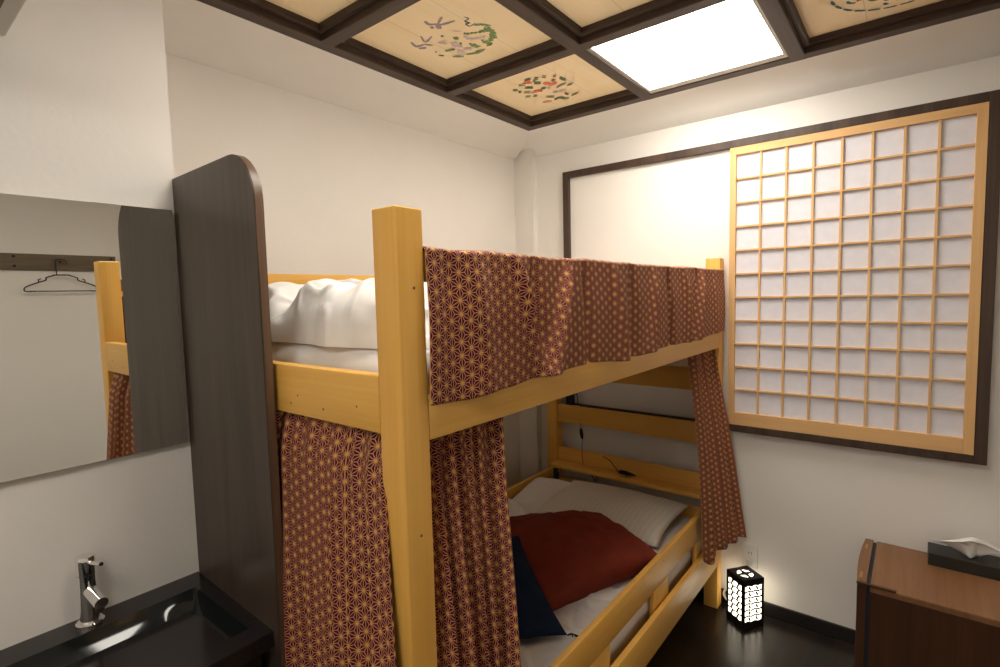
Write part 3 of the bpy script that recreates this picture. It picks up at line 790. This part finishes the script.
# ------------------------------------------------------------------ hook rail and hanger on the right wall (seen in the mirror)
hr = empty('hook_rail', (XR-.01, .6, 1.835)); tag(hr, 'brown wooden rail screwed to the right wall, seen in the mirror', 'hook rail')
link('board', B(XR-.019, XR-.0005, -.05, 1.238, 1.830, 1.936, .002), M['rail'], hr)
for y in (.05, .697, 1.212):
    for z in (1.855, 1.917):
        bm = bmesh.new(); lathe(bm, [(.0085, 0), (.0085, .003), (.004, .006)], (0, 0, 0), 14)
        for v in bm.verts: v.co = Vector((XR-.019-v.co.z, y+v.co.x, z+v.co.y))
        link('screw', bm, M['black'], hr, smooth=True, angle=40)
bm = bmesh.new(); tube(bm, [(XR-.018, .923, 1.8875), (XR-.04, .923, 1.8873), (XR-.058, .923, 1.8873), (XR-.064, .923, 1.895)], .005, 10)
link('peg', bm, M['black'], hr, smooth=True)
bm = bmesh.new(); hx = XR-.045; hc = .925
tube(bm, spline([(hx, hc+.030, 1.872), (hx, hc+.026, 1.895), (hx, hc, 1.905), (hx, hc-.026, 1.895), (hx, hc-.028, 1.87), (hx, hc-.026, 1.80)], 8), .0032, 8)
tube(bm, [(hx, hc-.045, 1.800), (hx, hc+.040, 1.800)], .004, 8)
for s in (-1, 1):
    tube(bm, spline([(hx, hc+s*.035, 1.800), (hx, hc+s*.08, 1.782), (hx, hc+s*.085, 1.765), (hx, hc+s*.12, 1.752), (hx, hc+s*.185, 1.722), (hx, hc+s*.195, 1.70), (hx, hc+s*.180, 1.693), (hx, hc+s*.14, 1.694)], 6), .004, 8)
    tube(bm, [(hx, hc+s*.12, 1.752), (hx, hc+s*.122, 1.768), (hx, hc+s*.108, 1.775)], .0035, 8)
tube(bm, [(hx, hc-.17, 1.694), (hx, hc+.17, 1.694)], .0035, 8)
tag(link('clothes_hanger', bm, M['black'], smooth=True), 'thin black clothes hanger hung from the wooden rail, seen in the mirror', 'hanger')

# ------------------------------------------------------------------ air conditioner at the top left
ac = empty('air_conditioner', (XM+.1, -.1, 2.2)); tag(ac, 'pale box shaped air conditioner high on the wall above the mirror', 'air conditioner')
link('casing', B(XM+.001, -1.28, -.62, .281, 2.223, 2.50, .006, 3), M['ac'], ac, smooth=True, angle=50)
link('intake_grille', B(XM+.03, -1.31, -.58, .250, 2.2195, 2.2235, .001), M['rail'], ac)

# ------------------------------------------------------------------ fridge with tissue box
fr = empty('mini_fridge', (.12, 2.49, 0)); tag(fr, 'small walnut veneered fridge standing against the far wall at the right', 'fridge')
bm = bmesh.new(); box(bm, -.106, .36, 2.284, 2.712, .012, .476, .003)
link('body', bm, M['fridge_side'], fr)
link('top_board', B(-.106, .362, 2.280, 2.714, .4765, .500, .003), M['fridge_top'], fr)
bm = bmesh.new()
dp = [(-.118, 2.284), (-.118, 2.712)]
n_ = 14
for k in range(n_+1):
    y = 2.712-(2.712-2.284)*k/n_; q = 1-((y-2.498)/.214)**2
    dp.append((-.145-.010*q, y))
dp[2:] = dp[2:]
prism(bm, dp, lambda x, y: Vector((x, y, .03)), lambda x, y: Vector((x, y, .496)))
es = [e for e in bm.edges if all(v.co.z > .49 for v in e.verts)]
bmesh.ops.bevel(bm, geom=es, offset=.003, segments=2, affect='EDGES')
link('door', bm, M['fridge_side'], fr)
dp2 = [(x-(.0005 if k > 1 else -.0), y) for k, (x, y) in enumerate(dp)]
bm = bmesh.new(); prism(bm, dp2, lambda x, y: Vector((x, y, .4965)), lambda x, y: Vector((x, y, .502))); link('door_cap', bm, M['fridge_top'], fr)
link('gasket', B(-.1175, -.1065, 2.290, 2.706, .03, .494), M['gap'], fr)
bm = bmesh.new()
prism(bm, [(-.148, 2.282), (-.145, 2.275), (-.03, 2.275), (-.028, 2.288), (-.118, 2.288), (-.138, 2.292)], lambda x, y: Vector((x, y, .500)), lambda x, y: Vector((x, y, .5065)))
link('hinge_cover', bm, M['fridge_side'], fr)
for y in (2.325, 2.60):
    bm = bmesh.new(); box(bm, -.142, -.133, y, y+.05, .502, .5035); link('slot_cap', bm, M['brass'], fr)
for x in (-.09, .33):
    for y in (2.31, 2.69):
        bm = bmesh.new(); lathe(bm, [(.016, 0), (.016, .012)], (x, y, 0), 16); link('foot', bm, M['black'], fr)
tb = empty('tissue_box', (.19, 2.65, .5005)); tag(tb, 'flat dark charcoal tissue box lying on top of the fridge', 'tissue box')
bm = bmesh.new()
x0, x1, y0, y1, z0, z1 = .063, .325, 2.593, 2.708, .5008, .548
box(bm, x0, x1, y0, y1, z0, z1, .0015)
link('box', bm, M['charcoal'], tb)
def tis(u, v):
    a = 2*u-1
    x = .19+a*(.012+.10*sm(v, 0, 1))+.006*math.sin(9*v+3*u)
    y = 2.648+.018*math.sin(7*u+2)*(.3+v)-.035*v*v*(.4+.6*math.sin(3*u))
    z = z1+.001+.085*math.sin(min(1, v*1.15)*1.9)*(1-.55*abs(a)**1.5)-.012*v*abs(a)
    return Vector((x, y, max(z, z1+.0015)))
bm = bmesh.new(); grid(bm, 30, 16, tis)
tp = link('tissue', bm, M['tissue'], tb, smooth=True, recalc=False); solid(tp, .001, 0)
def tis2(u, v):
    a = 2*u-1
    return Vector((.195+a*(.02+.11*v)+.03*v*0, 2.645+.03*v-.02*math.sin(5*u), max(z1+.0015, z1+.002+.075*math.sin(v*2.3)*(1-.7*abs(a)**1.3))))
bm = bmesh.new(); grid(bm, 30, 16, tis2)
tp = link('tissue', bm, M['tissue'], tb, smooth=True, recalc=False); solid(tp, .001, 0)

# ------------------------------------------------------------------ wall outlet
ol = empty('wall_outlet', (-.615, 2.7285, .275)); tag(ol, 'white wall outlet with a plug, behind the lantern', 'wall outlet')
cp_ = link('cover_plate', B(-.652, -.580, 2.7225, 2.7295, .215, .332, .003, 3), M['white_pl'], ol)
for z in (.290, .252):
    for x in (-.621, -.609): link('socket_slot', B(x-.0012, x+.0012, 2.7215, 2.7235, z-.005, z+.005), M['black'], cp_)

# ------------------------------------------------------------------ floor lantern
lx, ly, lz, lr, lh = -.610, 2.610, 0, R(53), .238
ln = empty('floor_lantern', (lx, ly, 0)); tag(ln, 'glowing black box lantern with cut out lattice on the floor beside the bed', 'lantern')
hs = .058
def LT(p):
    c, s = math.cos(lr), math.sin(lr); return Vector((lx+p[0]*c-p[1]*s, ly+p[0]*s+p[1]*c, p[2]))
def lantern_face(bm, place, w, h, holes):
    """a thin board with polygonal openings, filled by scan-fill"""
    from mathutils.geometry import tessellate_polygon
    loops = [[(-w, 0), (w, 0), (w, h), (-w, h)]]+holes
    flat = [p for l in loops for p in l]
    tri = tessellate_polygon([[Vector((a, b, 0)) for a, b in l] for l in loops])
    f = [bm.verts.new(place(a, b, 0)) for a, b in flat]; g = [bm.verts.new(place(a, b, -.003)) for a, b in flat]
    for a, b, c in tri:
        try: bm.faces.new((f[a], f[b], f[c])); bm.faces.new((g[c], g[b], g[a]))
        except ValueError: pass
    k = 0
    for l in loops:
        n_ = len(l)
        for i in range(n_): bm.faces.new((f[k+i], f[k+(i+1) % n_], g[k+(i+1) % n_], g[k+i]))
        k += n_
# linked-ring lattice: rows of rounded lozenges around dark oval eyes
def holes_side():
    hl = []
    rows, w0 = 6, .046
    zb, ztp = .030, .210
    dz = (ztp-zb)/rows
    for r in range(rows):
        zc_ = zb+dz*(r+.5)
        pts = []
        N = 40
        for k in range(N+1):
            x = -w0+2*w0*k/N; pts.append((x, zc_+dz*.37+.0045*abs(math.sin(2.5*math.pi*k/N))-.002))
        for k in range(N+1):
            x = w0-2*w0*k/N; pts.append((x, zc_-dz*.37-.0045*abs(math.sin(2.5*math.pi*k/N))+.002))
        hl.append(pts)
    return hl
shell = bmesh.new()
T = {0: lambda a, b, d: LT((a, -hs-d, b)), 1: lambda a, b, d: LT((hs+d, a, b)), 2: lambda a, b, d: LT((-a, hs+d, b)), 3: lambda a, b, d: LT((-hs-d, -a, b))}
H_ = holes_side()
for k in range(4): lantern_face(shell, T[k], hs, lh, H_)
cr = []
for q in range(4):
    a0 = math.pi/2*q+.12; a1 = a0+math.pi/2-.24
    pts = [(.036*math.cos(a0+(a1-a0)*k/8), .036*math.sin(a0+(a1-a0)*k/8)) for k in range(9)]+[(.013*math.cos((a0+a1)/2), .013*math.sin((a0+a1)/2))]
    cr.append(pts)
def topface(bm):
    lantern_face(bm, lambda a, b, d: LT((a, b-hs, lh+d)), hs, 2*hs, [[(x, y+hs) for x, y in l] for l in cr])
topface(shell)
box_b = [LT(p) for p in ((-hs, -hs, .004), (hs, -hs, .004), (hs, hs, .004), (-hs, hs, .004))]
shell.faces.new([shell.verts.new(p) for p in box_b])
link('casing', shell, M['blackpaint'], ln, recalc=True)
# slim uprights of the lattice, swelling into slanted eyes at every row
rows = 6; zb, ztp = .030, .210; dz = (ztp-zb)/rows
for k in range(4):
    for cx_ in (-.020, .020):
        bm = bmesh.new(); rg_ = []
        for j in range(rows*16+1):
            z = zb+dz*j/16; q = ((j % 16)/16-.5)*dz
            if abs(q) < .0088:
                w_ = .0012+.0046*math.sqrt(max(0, 1-(q/.0088)**2)); sh = -.45*q*(-1 if k % 2 else 1)
            else: w_, sh = .0012, 0
            rg_.append([bm.verts.new(T[k](cx_+sh+w_, z, -.0005)), bm.verts.new(T[k](cx_+sh-w_, z, -.0005)), bm.verts.new(T[k](cx_+sh-w_, z, -.0028)), bm.verts.new(T[k](cx_+sh+w_, z, -.0028))])
        for a, c in zip(rg_, rg_[1:]):
            for m_ in range(4): bm.faces.new((a[m_], a[(m_+1) % 4], c[(m_+1) % 4], c[m_]))
        link('lattice_strip', bm, M['blackpaint'], ln)
bm = bmesh.new()
e = hs-.0045
for k in range(4):
    a = [(-e, -e), (e, -e), (e, e), (-e, e)]; p, q = a[k], a[(k+1) % 4]
    quad(bm, [LT((*p, .01)), LT((*q, .01)), LT((*q, lh-.005)), LT((*p, lh-.005))])
quad(bm, [LT((-e, -e, lh-.005)), LT((e, -e, lh-.005)), LT((e, e, lh-.005)), LT((-e, e, lh-.005))])
M['lampglow'] = emit('lantern_paper', (1, .88, .66), LAMP_S)
link('paper', bm, M['lampglow'], ln)
bm = bmesh.new()
tube(bm, spline([(-.665, 2.668, .012), (-.700, 2.690, .010), (-.722, 2.700, .030), (-.728, 2.704, .060), (-.712, 2.705, .075), (-.700, 2.703, .055), (-.716, 2.700, .025), (-.735, 2.702, .045), (-.722, 2.706, .082), (-.70, 2.71, .07), (-.68, 2.714, .12), (-.64, 2.716, .20), (-.622, 2.712, .245)], 8), .0026, 6)
link('cord', bm, M['white_pl'], ln, smooth=True)
link('plug', B(-.628, -.602, 2.7035, 2.7225, .24, .262, .003), M['white_pl'], ln)

# ------------------------------------------------------------------ light, world, camera
L = bpy.data.lights.new('lantern_bulb', 'POINT'); L.energy = BULB; L.color = (1, .72, .42); L.shadow_soft_size = .03
w = bpy.data.worlds.new('world'); S.world = w; w.use_nodes = True
w.node_tree.nodes['Background'].inputs[0].default_value = (1, .94, .86, 1); w.node_tree.nodes['Background'].inputs[1].default_value = .05
bpy.data.lights.remove(L)

cam = bpy.data.cameras.new('camera'); co = bpy.data.objects.new('camera', cam); COL.objects.link(co)
cam.sensor_width = 36; cam.lens = 522.9/1000*36; cam.clip_start = .02
co.matrix_world = Matrix(((.78234856, -.02831195, .62219704, 0), (.622387, .07366571, -.77923539, 0), (-.02377291, .99688103, .07525325, 1.6049), (0, 0, 0, 1)))
S.camera = co
S.view_settings.view_transform = 'Standard'; S.view_settings.look = 'None'
S.view_settings.gamma = 1; S.view_settings.exposure = EXPO
try: S.view_settings.use_curve_mapping = False
except Exception: pass
S.cycles.max_bounces = 8; S.cycles.diffuse_bounces = 5; S.cycles.glossy_bounces = 5
S.cycles.use_denoising = True
